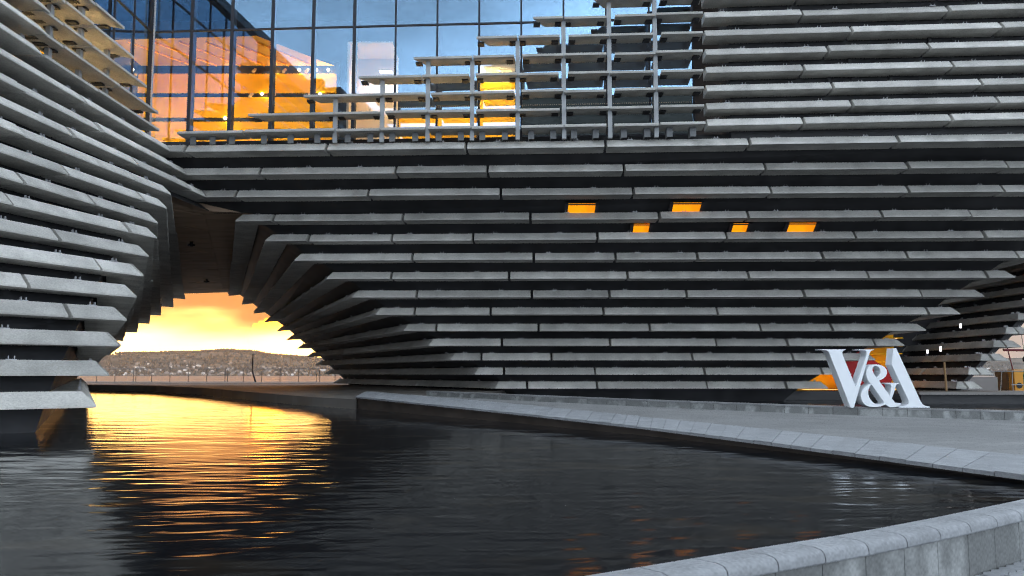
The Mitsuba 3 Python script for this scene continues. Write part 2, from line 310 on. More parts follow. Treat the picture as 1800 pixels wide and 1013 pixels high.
upR = [[(UR(6.6)[0], 29.2), UR(6.6), UR(22.0), (22.0, 38)]] * 2; vV, fV = backing(upR, [Z[14] - .4, 16.8], .72)
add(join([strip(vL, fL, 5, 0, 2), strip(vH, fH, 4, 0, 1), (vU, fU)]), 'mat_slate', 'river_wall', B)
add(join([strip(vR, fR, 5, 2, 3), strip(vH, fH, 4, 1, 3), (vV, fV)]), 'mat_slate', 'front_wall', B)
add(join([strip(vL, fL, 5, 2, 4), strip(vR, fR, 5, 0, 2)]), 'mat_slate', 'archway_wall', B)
ent = [ext(chain_entry, 0, 1, 0, -1.5)] + [chain_entry(k) for k in range(11)]
vE, fE = backing(ent, [Z[0] - 1.0] + [z + .1 for z in Z[:11]], .55)
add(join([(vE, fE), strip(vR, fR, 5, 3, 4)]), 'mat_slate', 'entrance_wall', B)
for w in W:
    add(brackets[w].mesh(), 'mat_bracket', 'bracket', W[w], kind='stuff')
# archway ceiling, with joints and small lamps
ZC = Z[10] + .42
cpoly = [(-12.9, 26.3), (-11.9, 27.5), (-11.5, 30.4), (-9.3, 31.0), (-18.4, 61.0), (-26.0, 63.2)]
AC = add(prism(cpoly, ZC, ZC + .3), 'mat_ceiling', 'archway_ceiling', B)
for i in range(9):
    t0, t1 = i / 9, (i + 1) / 9 - .006
    a0, a1 = np.array((-12.6, 29.4)), np.array((-23.2, 61.8)); b0, b1 = np.array((-11.4, 31.2)), np.array((-20.6, 60.8))
    q = [a0 + (a1 - a0) * t0, b0 + (b1 - b0) * t0, b0 + (b1 - b0) * t1, a0 + (a1 - a0) * t1]
    add(prism([tuple(p) for p in q], ZC - .05 - .01 * (i % 2), ZC + .01), 'mat_ceiling', 'panel', AC)
for x, y in ((-14.2, 37.4), (-18.9, 52.5)):
    m = MB(); m.tube((x, y, ZC - .28), (x, y, ZC + .02), .07); m.tube((x - .16, y, ZC - .2), (x + .16, y, ZC - .2), .05)
    add(m.mesh(), 'mat_black', 'lamp', AC)
add(MB().box(-15.6, -14.9, 36.6, 36.72, ZC - .06, ZC + .02).mesh(), 'mat_steel', 'vent', AC)
# soffit of the far storey over the arch, roofs
add(join([prism([(-12.9, 2), (-12.9, 33), (23, 33), (23, 62), (-40, 66), (-40, 2)], 16.6, 17.0)]), 'mat_slate', 'roof', B)
add(join([prism([(14.5, 33.6), (26, 33.0), (26, 47), (14.5, 47)], Z[8] + .9, Z[8] + 1.1)]), 'mat_slate', 'canopy', B)
# floor of the upper storey and its back walls, so that the rooms are closed
add(join([prism([(-13.1, 20.9), (-13.1, 29.5), (6.4, 28.3), (6.4, 38), (-30, 38), (-30, 20.9)], Z[14] - .30, Z[14] - .08)]), 'mat_interior', 'storey_floor', B)
mbk = MB(); mbk.box(-30, 8, 36.4, 36.6, Z[14] - .3, 16.7).box(-19.2, -19.0, 2, 36.4, 5, 16.7).box(-19.2, -12.8, 20.6, 20.8, Z[14] - .3, 16.7)
add(mbk.mesh(), 'mat_interior', 'inner_wall', B)

# ------------------------------------------------------------------ curtain wall
CW = f'{B}__curtain_wall'
GY = lambda X: 29.04 - 0.0625 * X          # plan line of the glass
ZT = 12.32 + EYE; ZB = Z[14] + .06; ZTOP = 16.6
xs = [-13.06 + 1.487 * i for i in range(14)]
fr = MB(); fr.bar((-13.06, GY(-13.06), ZB), (6.3, GY(6.3), ZB), .16, .12).bar((-13.06, GY(-13.06), 16.55), (6.3, GY(6.3), 16.55), .16, .12)
fr.bar((-13.06, 21.0, ZB), (-13.06, GY(-13.06), ZB), .16, .12).bar((-13.06, 21.0, 16.55), (-13.06, GY(-13.06), 16.55), .16, .12)
add(fr.mesh(), 'mat_frame', 'curtain_wall', B)
for i, x in enumerate(xs):
    w = .20 if i < 5 else .09
    if i == 0: continue
    hw = .055 if i < 6 else .032
    add(MB().box(x - hw, x + hw, GY(x) - .03, GY(x) + (.34 if i < 6 else .16), ZB + .06, 16.49).mesh(), 'mat_frame', 'mullion', CW)
for zz in (ZT, 15.2):
    for a, b in zip(xs[:-1], xs[1:]):
        add(MB().bar((a + .031, GY(a), zz), (b - .031, GY(b), zz), .08, .06).mesh(), 'mat_frame', 'transom', CW)
levels = [(ZB + .06, ZT - .03), (ZT + .03, 15.17), (15.23, 16.49)]
for a, b in zip(xs[:-1], xs[1:]):
    for z0, z1 in levels:
        t = .004 * rng.normal(); u = .004 * rng.normal()
        add(MB().quad((a + .03, GY(a) + t, z0), (b - .03, GY(b) - t, z0), (b - .03, GY(b) - t + u, z1), (a + .03, GY(a) + t + u, z1)).mesh(), 'mat_glass', 'pane', CW)
ys = [GY(-13.06) - 1.42 * i for i in range(6)] + [21.0]
add(MB().box(-13.13, -12.99, ys[0] - .07, ys[0] + .07, ZB + .06, 16.49).mesh(), 'mat_frame', 'corner_post', CW)
add(MB().tube((-12.9, ys[0] - .16, ZB), (-12.9, ys[0] - .16, 16.4), .035).mesh(), 'mat_steel', 'drain_pipe', CW)
for y in ys[1:]:
    add(MB().box(-13.14, -13.03, y - .03, y + .03, ZB + .06, 16.49).mesh(), 'mat_frame', 'mullion', CW)
for a, b in zip(ys[:-1], ys[1:]):
    for zz in (ZT, 15.2): add(MB().bar((-13.06, a - .031, zz), (-13.06, b + .031, zz), .08, .06).mesh(), 'mat_frame', 'transom', CW)
    for z0, z1 in levels:
        t = .003 * rng.normal()
        add(MB().quad((-13.06 + t, a - .03, z0), (-13.06 - t, b + .03, z0), (-13.06 - t, b + .03, z1), (-13.06 + t, a - .03, z1)).mesh(), 'mat_glass', 'pane', CW)
dots = MB()
for zz in (Z[14] + .42, Z[14] + 1.22):
    for x in np.arange(-5.2, 6.2, .075):
        y = GY(x) - .145; dots.box(x - .013, x + .013, y, y + .004, zz - .016, zz + .016)
add(dots.mesh(), 'mat_white_room', 'safety_dot', CW, kind='stuff')

# sunshade: thin concrete louvres on steel posts
SS = f'{B}__sunshade'
LY = lambda X: 27.4 - 0.0625 * X
LPROF = np.array([(0, 0), (0, .075), (.02, .085), (.82, .09), (.82, .05), (.03, -.004)])
def louvre(a, b, z, tip=False):
    A, C = np.array((a, LY(a))), np.array((b, LY(b))); d = (C - A) / np.linalg.norm(C - A); n = -rnorm(d)
    z = z + .012 * rng.normal()
    add(plank(A, C, n + (d * .45 if tip else 0), n, z, .02, .02, LPROF), 'mat_louvre', 'louvre', SS)
def louvre_y(a, b, z, tip=False):
    A, C = np.array((-11.95 + .02 * (a - 20), a)), np.array((-11.95 + .02 * (b - 20), b)); d = (C - A) / np.linalg.norm(C - A); n = -rnorm(d)
    add(plank(A, C, n, n - (d * .45 if tip else 0), z + .012 * rng.normal(), .02, .02, LPROF), 'mat_louvre', 'louvre', SS)
LV = {15: [(-8.89, -5.94, -4.4), (-4.24, -2.79, -1.37), (-1.22, .19, 1.59), (1.77, 3.2, 4.62), (4.82, 6.27)], 16: [(-7.02, -4.32, -2.89), (-2.72, -1.32, .09), (.3, 1.7, 3.11), (3.36, 4.74, 6.27)],
    17: [(-5.16, -3.03, -1.42), (-1.23, .19, 1.56), (1.82, 3.21, 4.66), (4.88, 6.27)], 18: [(-3.31, -1.32, .09), (.32, 1.71, 3.13), (3.37, 4.72, 6.27)], 19: [(-1.21, .19, 1.6), (1.85, 3.23, 4.66), (4.9, 6.28)],
    20: [(.68, 1.72, 3.14), (3.39, 4.74, 6.3)], 21: [(2.68, 4.68), (4.92, 6.31)], 22: [(4.7, 6.31)]}
for k, groups in LV.items():
    for gi, g in enumerate(groups):
        for i, (a, b) in enumerate(zip(g[:-1], g[1:])): louvre(a, b, Z[k], tip=(gi == 0 and i == 0))
# the sill row, thicker, on short plates
SPROF = np.array([(0, 0), (0, .05), (.10, .12), (.12, .125), (.8, .125), (.8, .0)])
sill = [(-11.3, -9.05), (-9.0, -5.95), (-5.88, -4.4), (-4.38, -2.88), (-2.79, -1.36), (-1.34, .11), (.3, 1.7), (1.72, 3.1), (3.34, 4.8), (4.83, 6.29)]
for a, b in sill:
    A, C = np.array((a, LY(a))), np.array((b, LY(b))); d = (C - A) / np.linalg.norm(C - A); n = -rnorm(d)
    add(plank(A, C, n, n, Z[14] - .02 + .01 * rng.normal(), .01, .01, SPROF), 'mat_louvre', 'louvre', SS)
    for t in ((.24, .76) if a > -6.5 else (.2, .5, .8)):
        X = a + (b - a) * t
        add(MB().box(X - .1, X + .1, LY(X) + .30, LY(X) + .33, Z[13] + .30, Z[14] + .0).box(X - .1, X - .07, LY(X) + .33, LY(X) + .62, Z[13] + .30, Z[14] + .0).mesh(), 'mat_hanger', 'hanger', SS)
A_, C_ = (-11.95 + .02 * .9, 21.1), (-11.38, 27.95)
for a, b in ((21.1, 23.8), (23.85, 27.9)): louvre_y(a, b, Z[14])
LVY = {15: [(21.0, 21.9), (21.95, 25.05), (25.1, 27.75)], 16: [(20.9, 21.85), (21.9, 23.35), (23.4, 26.85)], 17: [(20.9, 21.9), (21.95, 23.4), (23.45, 25.9)], 18: [(20.9, 23.4), (23.45, 25.2)], 19: [(20.9, 23.0), (23.05, 24.35)], 20: [(20.9, 23.4)]}
for k, gs in LVY.items():
    for i, (a, b) in enumerate(gs): louvre_y(a, b, Z[k], tip=(i == len(gs) - 1))
ss = MB()
def post(x, y, z0, z1):
    add(MB().box(x - .07, x + .07, y + .10, y + .22, z0, z1).mesh(), 'mat_steel', 'post', SS)
ptop = {-5.95: 16, -4.36: 17, -2.82: 18, -1.33: 18, .19: 19, 1.72: 20, 3.23: 21, 4.74: 22}
for x, k in ptop.items(): post(x, LY(x) + .10, Z[14] - .35, Z[k] - .004)
for y, k in ((22.0, 20), (23.6, 19), (25.2, 17)):
    for kk in range(14, k): add(MB().box(-12.42, -12.30, y - .085, y + .085, Z[kk] + .09, Z[kk + 1] - .004).mesh(), 'mat_steel', 'post', SS)
br = MB()
for k, groups in LV.items():
    for g in groups:
        for i, x in enumerate(g):
            for s in ((1,) if i == 0 else (-1,) if i == len(g) - 1 else (-1, 1)):
                X = x + s * .16; y = LY(X)
                br.box(X - .11, X + .11, y + .34, y + .68, Z[k] - .012, Z[k] + .03)
for k, gs in LVY.items():
    for a, b in gs:
        for y in (a + .22, b - .22): br.box(-12.55, -12.25, y - .11, y + .11, Z[k] - .012, Z[k] + .03)
add(br.mesh(), 'mat_dark', 'bracket', SS, kind='stuff')

# ------------------------------------------------------------------ rooms behind the glass
G = f'{B}__gallery'
g = MB(); g.box(-13.0, -12.9, 29.9, 33.0, Z[14] - .08, 13.4)                       # side wall
add(MB().quad((-14.8, 30.4, 13.32), (-9.3, 30.0, 13.32), (-7.1, 33.0, 13.3), (-14.8, 33.0, 13.3)).mesh(), 'mat_orange_brown', 'ceiling', G)
add(MB().box(-15, -6.9, 33.1, 33.2, Z[14] - .08, 13.5).mesh(), 'mat_black', 'gallery', B)
for z0, z1 in ((Z[14] - .05, 11.02), (11.2, 12.02), (12.2, 12.98)):
    add(MB().box(-14.9, -7.0, 33.0, 33.08, z0, z1).mesh(), 'mat_orange', 'panel', G)
for i in range(6):
    x = -14.2 + i * .95; add(MB().bar((x, 30.5, 13.28), (x + 1.5, 32.9, 13.27), .05, .05).mesh(), 'mat_orange', 'batten', G)
for x in (-11.1, -9.45, -8.45, -7.75, -7.3): 
    m = trimesh.creation.icosphere(2, .05); m.apply_translation((x, 32.85, 13.08)); add(m, 'mat_black', 'spotlight', G, emitter=lamp(60, 34, 12))
for x in (-9.9, -7.6): 
    m = trimesh.creation.icosphere(2, .05); m.apply_translation((x, 32.85, 12.1)); add(m, 'mat_black', 'spotlight', G, emitter=lamp(60, 34, 12))
m = trimesh.creation.icosphere(2, .06); m.apply_translation((-11.3, 32.8, 11.1)); add(m, 'mat_black', 'spotlight', G, emitter=lamp(60, 34, 12))
for x, z in ((-10.2, 13.12), (-9.0, 13.12), (-8.1, 13.12), (-10.3, 12.12), (-9.4, 12.12), (-8.0, 12.12)):
    add(MB().tube((x, 32.9, z), (x - .05, 32.75, z - .16), .06).mesh(), 'mat_white_room', 'track_lamp', G)
# an added, unseen glowing strip on the gallery floor washes the wall, facing up
add(MB().quad((-14.5, 31.2, 9.15), (-7.2, 31.2, 9.15), (-7.2, 31.5, 9.15), (-14.5, 31.5, 9.15)).mesh(), 'mat_white_room', 'added_uplight', G, emitter=lamp(15, 10.5, 4))
add(MB().box(-16.6, -16.5, 21.2, 29.6, Z[14] - .05, 13.2).mesh(), 'mat_orange', 'panel', G)
add(MB().quad((-15.2, 21.4, 9.15), (-14.6, 21.4, 9.15), (-14.6, 29.4, 9.15), (-15.2, 29.4, 9.15)).mesh(), 'mat_white_room', 'added_uplight', G, emitter=lamp(14, 9.5, 3.6))  # added upward strip that warms the louvre soffits through the glass
# stair lobby: white walls, ceiling lamps, yellow panels
add(join([MB().box(-5.9, -4.35, 31.6, 31.7, Z[14] - .05, 13.05).mesh(), MB().box(-5.98, -5.9, 30.0, 31.7, Z[14] - .05, 13.05).mesh(), MB().box(-5.98, -4.35, 30.0, 31.7, 13.05, 13.1).mesh()]), 'mat_white_room', 'lobby', B)
LB = f'{B}__lobby'
add(MB().quad((-4.95, 31.2, 12.35), (-4.5, 31.2, 12.35), (-4.5, 30.95, 12.35), (-4.95, 30.95, 12.35)).mesh(), 'mat_white_room', 'ceiling_lamp', LB, emitter=lamp(85, 54, 22))
add(MB().box(-4.3, -1.35, 31.6, 31.68, Z[14] - .05, 10.75).mesh(), 'mat_orange', 'panel', LB)
add(MB().box(-1.3, .12, 31.5, 31.58, Z[14] - .05, 12.1).mesh(), 'mat_orange', 'panel', LB)
add(MB().box(-1.3, .12, 31.52, 31.6, 12.1, 13.1).mesh(), 'mat_white_room', 'wall_head', LB)
add(MB().quad((-1.2, 31.1, 12.75), (-.25, 31.1, 12.75), (-.25, 30.9, 12.75), (-1.2, 30.9, 12.75)).mesh(), 'mat_white_room', 'ceiling_lamp', LB, emitter=lamp(85, 54, 22))
for a, b in ((-3.6, -2.9), (-2.7, -1.45)):
    add(MB().quad((a, 31.3, 9.72), (b, 31.3, 9.72), (b, 31.05, 9.72), (a, 31.05, 9.72)).mesh(), 'mat_white_room', 'ceiling_lamp', LB, emitter=lamp(14, 9, 4))
add(MB().quad((-4.2, 30.3, 9.15), (.05, 30.3, 9.15), (.05, 30.6, 9.15), (-4.2, 30.6, 9.15)).mesh(), 'mat_white_room', 'added_uplight', LB, emitter=lamp(13, 9, 3.6))  # added strip out of view, lighting the lobby panels from below
for xa, xb, za, zb in [(a_ + .05, b_ - .05, ZB + .08, 10.62) for a_, b_ in zip(xs[9:-1], xs[10:])] + [(-2.65, -1.32, 10.42, 10.75)]:
    add(MB().box(xa, xb, GY(xa) - .13, GY(xa) - .10, za, zb).mesh(), 'mat_green', 'added_spandrel', CW)  # opaque dark panels added before the glass to hide its bright sky reflection

# lit and dark little windows between the planks
def front_y(k, x):
    a, b = np.array(ML[k]), np.array(MR[k]); return a[1] + (b[1] - a[1]) * (x - a[0]) / (b[0] - a[0])
for k, x0, x1 in ((10, 2.0, 2.98), (10, 5.72, 6.72), (9, 4.42, 5.0), (9, 8.0, 8.55), (9, 10.0, 10.98)):
    dk = front_y(k, x0) - (front_y(k + 1, x0)); y0, y1 = front_y(k, x0) + .86 - .28 * dk - .12, front_y(k, x0) + .86 - dk * (.84 if k == 10 else .94) - .10; z0, z1 = Z[k] + .297, Z[k + 1] - (.12 if k == 10 else .04)
    w3 = np.array((0, y1 - y0, z1 - z0)); nf = np.array((0, -w3[2], w3[1])); nf /= np.linalg.norm(nf)
    m = MB(); at3 = lambda x, t, o: np.array((x, y0, z0)) + w3 * t + nf * o
    for xa, xb, ta, tb in ((x0 - .12, x0, 0, 1), (x1, x1 + .12, 0, 1)):
        m.add([at3(x, t, o) for o in (-.06, .05) for x, t in ((xa, ta), (xb, ta), (xb, tb), (xa, tb))], [(3, 2, 1, 0), (4, 5, 6, 7), (0, 1, 5, 4), (1, 2, 6, 5), (2, 3, 7, 6), (3, 0, 4, 7)])
    wk = add(m.mesh(), 'mat_dark', 'window', B)
    add(MB().quad(at3(x0, 0, 0), at3(x1, 0, 0), at3(x1, 1, 0), at3(x0, 1, 0)).mesh(), 'mat_orange', 'pane', wk, emitter=lamp(.40, .120, .001))
    add(MB().quad(at3(x0 + .06, .02, .012), at3(x1 - .06, .02, .012), at3(x1 - .06, .2, .012), at3(x0 + .06, .2, .012)).mesh(), 'mat_orange', 'pane_glow_strip', wk, emitter=lamp(.50, .175, .004))  # stands for the brighter glow at the foot of the pane; no lamp
    add(MB().quad(at3(x1 - .3 * (x1 - x0), .2, .012), at3(x1, .2, .012), at3(x1, 1, .012), at3(x1 - .34 * (x1 - x0), 1, .012)).mesh(), 'mat_orange', 'dim_glow_strip', wk, emitter=lamp(.30, .085, .001))  # dimmer third of the window glow, laid on as a flat strip
    add(MB().quad(at3(x0, .86, .02), at3(x1, .86, .02), at3(x1, 1, .02), at3(x0, 1, .02)).mesh(), 'mat_wood', 'lintel', wk)
for k, x0, x1 in ((16, 10.6, 11.3), (16, 12.6, 13.7), (17, 11.3, 12.4), (18, 13.9, 14.6)):
    y = UR(x0)[1] + .66; z0, z1 = Z[k] + .3, Z[k + 1]
    m = MB(); m.box(x0 - .1, x0, y - .03, y + .06, z0, z1).box(x1, x1 + .1, y - .03, y + .06, z0, z1)
    wk = add(m.mesh(), 'mat_slate', 'window', B)
    add(MB().quad((x0, y, z0), (x1, y, z0), (x1, y, z1), (x0, y, z1)).mesh(), 'mat_black', 'pane', wk)

# entrance lobby in the recess: orange ceiling boards, red wall
EN = add(join([MB().box(13.0, 22.4, 43.6, 43.8, -.1, 6.6).mesh(), MB().box(13.3, 18.0, 40.4, 43.5, 3.5, 3.6).mesh()]), 'mat_interior', 'entrance', B)
add(MB().box(13.15, 18.0, 40.3, 40.36, .3, 3.5).mesh(), 'mat_orange', 'panel', EN)
for i in range(6):
    z = 1.15 + i * .36; add(MB().bar((13.2, 39.9 - .06 * i, z), (18.0, 39.7 - .06 * i, z + .13), .34, .05).mesh(), 'mat_orange', 'board', EN)
v, f = prism([(15.2, .3), (16.9, .3), (17.2, .9), (17.0, 1.3), (16.2, 1.75), (15.5, 2.25), (14.9, 1.75), (14.7, .9)], 0, .2)
add((np.stack([v[:, 0], 38.9 - v[:, 2], v[:, 1]], 1), f), 'mat_red', 'red_wall', EN)
add(MB().quad((13.3, 39.2, .34), (17.8, 39.2, .34), (17.8, 39.5, .34), (13.3, 39.5, .34)).mesh(), 'mat_white_room', 'added_uplight', EN, emitter=lamp(3.6, 2.2, .7))  # added glowing strip that lights the orange boards from below
add(MB().quad((14.9, 37.6, 2.6), (16.9, 37.6, 2.6), (16.9, 37.4, 2.6), (14.9, 37.4, 2.6)).mesh(), 'mat_white_room', 'ceiling_lamp', EN, emitter=lamp(4, 2.8, 1.6))
for x, y, z, h in ((20.2, 38.4, 3.12, .2), (19.35, 38.6, 2.08, .22), (18.55, 38.2, 1.98, .16)):
    add(MB().box(x - .035, x + .035, y - .04, y + .04, z, z + h).mesh(), 'mat_white_room', 'wall_lamp', W['entrance_wall'], emitter=lamp(.9, .88, .95))

# ------------------------------------------------------------------ pool, platform, kerbs
PL = lambda X, Y=0: .21 - .03 * X           # the platform falls gently to the right
front = [(-4.78, 26.28), (0, 18.78), (2.35, 14.7), (3.55, 12.0), (4.36, 10.1), (5.02, 8.45), (6.1, 5.6)]
back = [(-5.64, 33.2), (0, 24.3), (3.0, 18.3), (4.55, 15.1), (5.55, 12.85), (6.55, 10.95), (8.6, 7.2)]
def resample(pts, n):
    ls = LineString(pts); return [np.array(ls.interpolate(t, normalized=True).coords[0]) for t in np.linspace(0, 1, n)]
N = 62
fp, bp = resample(front, N + 1), resample(back, N + 1)
kz = lambda x: PL(x) + .03
fin = [p + (q - p) / np.linalg.norm(q - p) * .32 for p, q in zip(fp, bp)]
add(join([prism([tuple(p) for p in fin] + [tuple(p) for p in reversed(bp)], lambda x, y: PL(x) - .9, lambda x, y: PL(x) - .014)]), 'mat_grout', 'pool_kerb', kind='structure', label='long pale stone kerb between dark pool and paved platform')
for i in range(N):
    a, b, c, d = fp[i], fp[i + 1], bp[i + 1], bp[i]
    g_ = .006; e = (b - a) / np.linalg.norm(b - a); h = (c - d) / np.linalg.norm(c - d)
    q = [tuple(a + e * g_), tuple(b - e * g_), tuple(c - h * g_), tuple(d + h * g_)]
    o = rng.normal() * .004
    u = (a - d) / np.linalg.norm(a - d) * .06
    q[0] = tuple(np.array(q[0]) + u); q[1] = tuple(np.array(q[1]) + u)
    add(prism(q, lambda x, y: PL(x) - .012, lambda x, y, o=o: PL(x) + .035 + o), f'mat_kerb_{rng.integers(3)}', 'slab', 'pool_kerb')
# pool side wall under the kerb
sw = MB()
for a, b in zip([p + (-.004, -.002) for p in fin[:-1]], [p + (-.004, -.002) for p in fin[1:]]):
    sw.quad((*a, -.4), (*b, -.4), (*b, PL(b[0]) - .016), (*a, PL(a[0]) - .016))
add(sw.mesh(), 'mat_wet_wall', 'pool_side', 'pool_kerb')
wall_line = [(-3.05, 30.6), (0, 28.3), (3.8, 26.0), (7.5, 24.4), (11, 23.85), (14.5, 23.75), (19, 24.0), (26, 25)]
plat = [tuple(p) for p in bp] + [(30, 8), (30, 25.2)] + list(reversed(wall_line)) + [(-4.5, 32.0)]
def sheet(poly, zf, step=1.0):
    v, f = prism(poly, -1, 1); v = np.asarray(v); k = v[:, 2] > 0; keep = np.all(k[f], 1)
    v = v.copy(); v[:, 2] = zf(v[:, 0], v[:, 1]); return v, f[keep]
add(prism(plat, lambda x, y: PL(x) - .6, lambda x, y: PL(x)), 'mat_paving', 'pavement', kind='structure', label='smooth grey paved platform sloping between the two pools')
# low wall behind the platform
wl = resample(wall_line, 48); hgt = lambda x: PL(x) + .17 + .0055 * (x + 3)
def wall_strip(p, q, w): 
    d = (q - p) / np.linalg.norm(q - p); n = np.array([-d[1], d[0]]); return p, q, q + n * w, p + n * w
lw = [tuple(p) for p in wl] + [tuple(p + np.array((.05, .5))) for p in reversed(wl)]
add(prism(lw, lambda x, y: PL(x) - .9, lambda x, y: hgt(x) - .045), 'mat_grout', 'low_wall', label='low grey stone wall carrying the white letters behind the platform', category='wall')
for i in range(len(wl) - 1):
    a, b = wl[i], wl[i + 1]; d = (b - a) / np.linalg.norm(b - a); n = np.array([-d[1], d[0]])
    q = [tuple(a + d * .006 - n * .025), tuple(b - d * .006 - n * .025), tuple(b - d * .006 + n * .52), tuple(a + d * .006 + n * .52)]
    add(prism(q, lambda x, y: hgt(x) - .046, lambda x, y: hgt(x)), f'mat_stone_{rng.integers(3)}', 'coping_stone', 'low_wall')
    q = [tuple(a + d * .008 - n * .012), tuple(b - d * .008 - n * .012), tuple(b - d * .008 + n * .02), tuple(a + d * .008 + n * .02)]
    add(prism(q, lambda x, y: PL(x) - .05, lambda x, y: hgt(x) - .05), f'mat_stained', 'stone', 'low_wall')
# near curved wall
nin = [(-4.2, 1.9), (-2.6, 2.4), (-1.0, 3.1), (.31, 3.93), (1.03, 4.40), (1.93, 4.97), (2.61, 5.46), (3.67, 6.27), (5.2, 7.55), (7.5, 9.6)]
cs = resample(nin, 41); ZW = EYE - .9
def offs(pts, e):
    out = []
    for i, p in enumerate(pts):
        d = pts[min(i + 1, len(pts) - 1)] - pts[max(i - 1, 0)]; d /= np.linalg.norm(d); out.append(p + np.array([d[1], -d[0]]) * e)
    return out
core = [tuple(p) for p in offs(cs, .03)] + [tuple(p) for p in reversed(offs(cs, .205))]
add(prism(core, -.6, ZW - .072), 'mat_grout', 'pool_wall', label='curved low grey stone pool wall with rounded coping beside the brick paving', category='wall')
NP = np.array([(0, 0), (0, .05), (.012, .062), (.165, .066), (.21, .058), (.228, .042), (.235, .02), (.235, .0), (.228, -.008), (.0, -.008)])
inner, outer = cs, offs(cs, .235)
for i in range(len(cs) - 1):
    a, b = cs[i], cs[i + 1]; d = (b - a) / np.linalg.norm(b - a); L = np.linalg.norm(b - a)
    na, nb = (outer[i] - a) / .235, (outer[i + 1] - b) / .235; g_ = .004
    n_ = len(NP); v = [(*(a + na * q[0] + d * g_), ZW - .062 + q[1]) for q in NP] + [(*(b + nb * q[0] - d * g_), ZW - .062 + q[1]) for q in NP]
    ii = np.arange(n_); jj = (ii + 1) % n_; f = np.stack([ii, jj, jj + n_, ii + n_], 1); f = np.vstack([f[:, [0, 1, 2]], f[:, [0, 2, 3]]])
    f = np.vstack([f, [(0, k + 1, k) for k in range(1, n_ - 1)], [(n_, n_ + k, n_ + k + 1) for k in range(1, n_ - 1)]])
    add((np.array(v), f), f'mat_kerb_{rng.integers(3)}', 'coping_stone', 'pool_wall', smooth=35)
    q = [tuple(a + na * .2 + d * .003), tuple(b + nb * .2 - d * .003), tuple(b + nb * .213 - d * .003), tuple(a + na * .213 + d * .003)]
    add(prism(q[::-1], -.16, ZW - .071), 'mat_stained', 'stone', 'pool_wall')
# brick paving outside the near wall
ZP = EYE - 1.22
ground = [(-40, -40), (60, -40), (60, 9.5), (7.6, 9.5)] + [tuple(p) for p in reversed(offs(cs, .19))] + [(-40, 1.2)]
add(prism(ground, ZP - .3, ZP - .02), 'mat_grout', 'ground', kind='structure', label='pale wavy block paving outside the curved pool wall')
dirn = np.array((.80, .60)); nrm = np.array((.60, -.80)); o0 = np.array((2.2, 5.0))
wallpoly = Polygon([tuple(p) for p in offs(cs, .216)] + [(20, -20), (-20, -20)])
for r in range(12):
    for c in range(-8, 18):
        u0 = c * .21 + (.105 if r % 2 else 0); w0 = r * .105 + .0
        us = np.linspace(0, .205, 9); wav = lambda u: .012 * math.sin(u / .21 * 2 * math.pi * 2)
        pts = [(u0 + u, w0 + wav(u0 + u)) for u in us] + [(u0 + u, w0 + .1 + wav(u0 + u)) for u in us[::-1]]
        poly = Polygon([tuple(o0 + dirn * a + nrm * b) for a, b in pts]).intersection(wallpoly)
        if poly.is_empty or poly.geom_type != 'Polygon' or poly.area < .002: continue
        add(prism(list(poly.exterior.coords)[:-1], ZP - .02, ZP + .003 * rng.normal()), f'mat_kerb_{rng.integers(3)}', 'paving_block', 'ground')

# path through the archway and its edge; the water laps it
edge = [(-60, 75), (-34, 60.5), (-29.3, 57.4), (-21.9, 52.0), (-15.9, 44.0), (-10.2, 34.3), (-6.6, 28.6), (-4.75, 26.25)]
ZPATH = EYE - .72
pth = edge + [(-5.64, 33.2), (-3.0, 31.5), (-.2, 38.5), (-11.0, 60), (-9, 75), (-60, 84)]
add(prism(pth, -.6, lambda x, y: ZPATH - .06 * np.clip((43 - y) / 15, 0, 1)), 'mat_path', 'path', kind='structure', label='dark wet path through the archway')
add(prism([(-60, 84), (-8, 74.5), (16, 62), (16, 58), (-11, 59), (-24, 64), (-60, 75)], -.6, ZPATH + .02), 'mat_path', 'promenade', kind='structure', label='riverside promenade beyond the archway')
kin = offs([np.array(p, float) for p in reversed(front)], 0)
kin = [tuple(np.array(p) + (.3, .12)) for p in reversed(front)]
pool = [(-45, -5), (-8, -5), (-4.4, 1.8)] + [tuple(p) for p in offs(cs, .1)][1:34] + [(5.6, 7.6)] + [p for p in kin if p[1] > 8] + [(-4.6, 26.6), (-6.3, 29.2), (-10, 35), (-15.7, 44.6), (-21.7, 52.6), (-29, 58), (-45, 66)]
def waves(x, y):
    """Wind ripples on the pool, crests mostly along x; slopes of a few hundredths, calmer and rougher patches."""
    N_ = lambda a, b, s_: meshkit.noise(np.stack([a, b, 0 * a], -1), s_) - .5
    wx = x + 1.2 * N_(x * .3, y * .3, 11); wy = y + 1.0 * N_(x * .22, y * .18, 12)
    patch = .55 + .9 * meshkit.fbm(np.stack([x * .16, y * .12, 0 * x], -1), 2, 13)
    h = .0046 * N_(wx * .7, wy * 2.1, 1) + .0066 * N_(wx * 1.9 + .3 * wy, wy * 5.0, 2) + .0050 * N_(wx * 3.6 - .5 * wy, wy * 9.5, 3)
    near = np.clip((16 - y) / 10, 0, 1)
    return patch * ((.56 + .16 * near) * h + near * .0032 * N_(wx * 6.5 + .5 * wy, wy * 17, 4))
gy = [1.5]
while gy[-1] < 66: gy.append(gy[-1] + max(.022, .0045 * gy[-1]))
gx = np.arange(-45, 7, .075); GXX, GYY = np.meshgrid(gx, np.array(gy))
import shapely
inside = shapely.contains_xy(Polygon(pool).buffer(.05), GXX.ravel(), GYY.ravel()).reshape(GXX.shape)
q = (inside[:-1, :-1] & inside[1:, 1:] & inside[1:, :-1] & inside[:-1, 1:]) & (GXX[:-1, :-1] > -.75 * GYY[:-1, :-1] - 6)
ii, jj = np.nonzero(q); n_ = len(gx); c_ = ii * n_ + jj
wf = np.stack([c_, c_ + 1, c_ + n_ + 1, c_ + n_], 1); uq, inv = np.unique(wf, return_inverse=True)
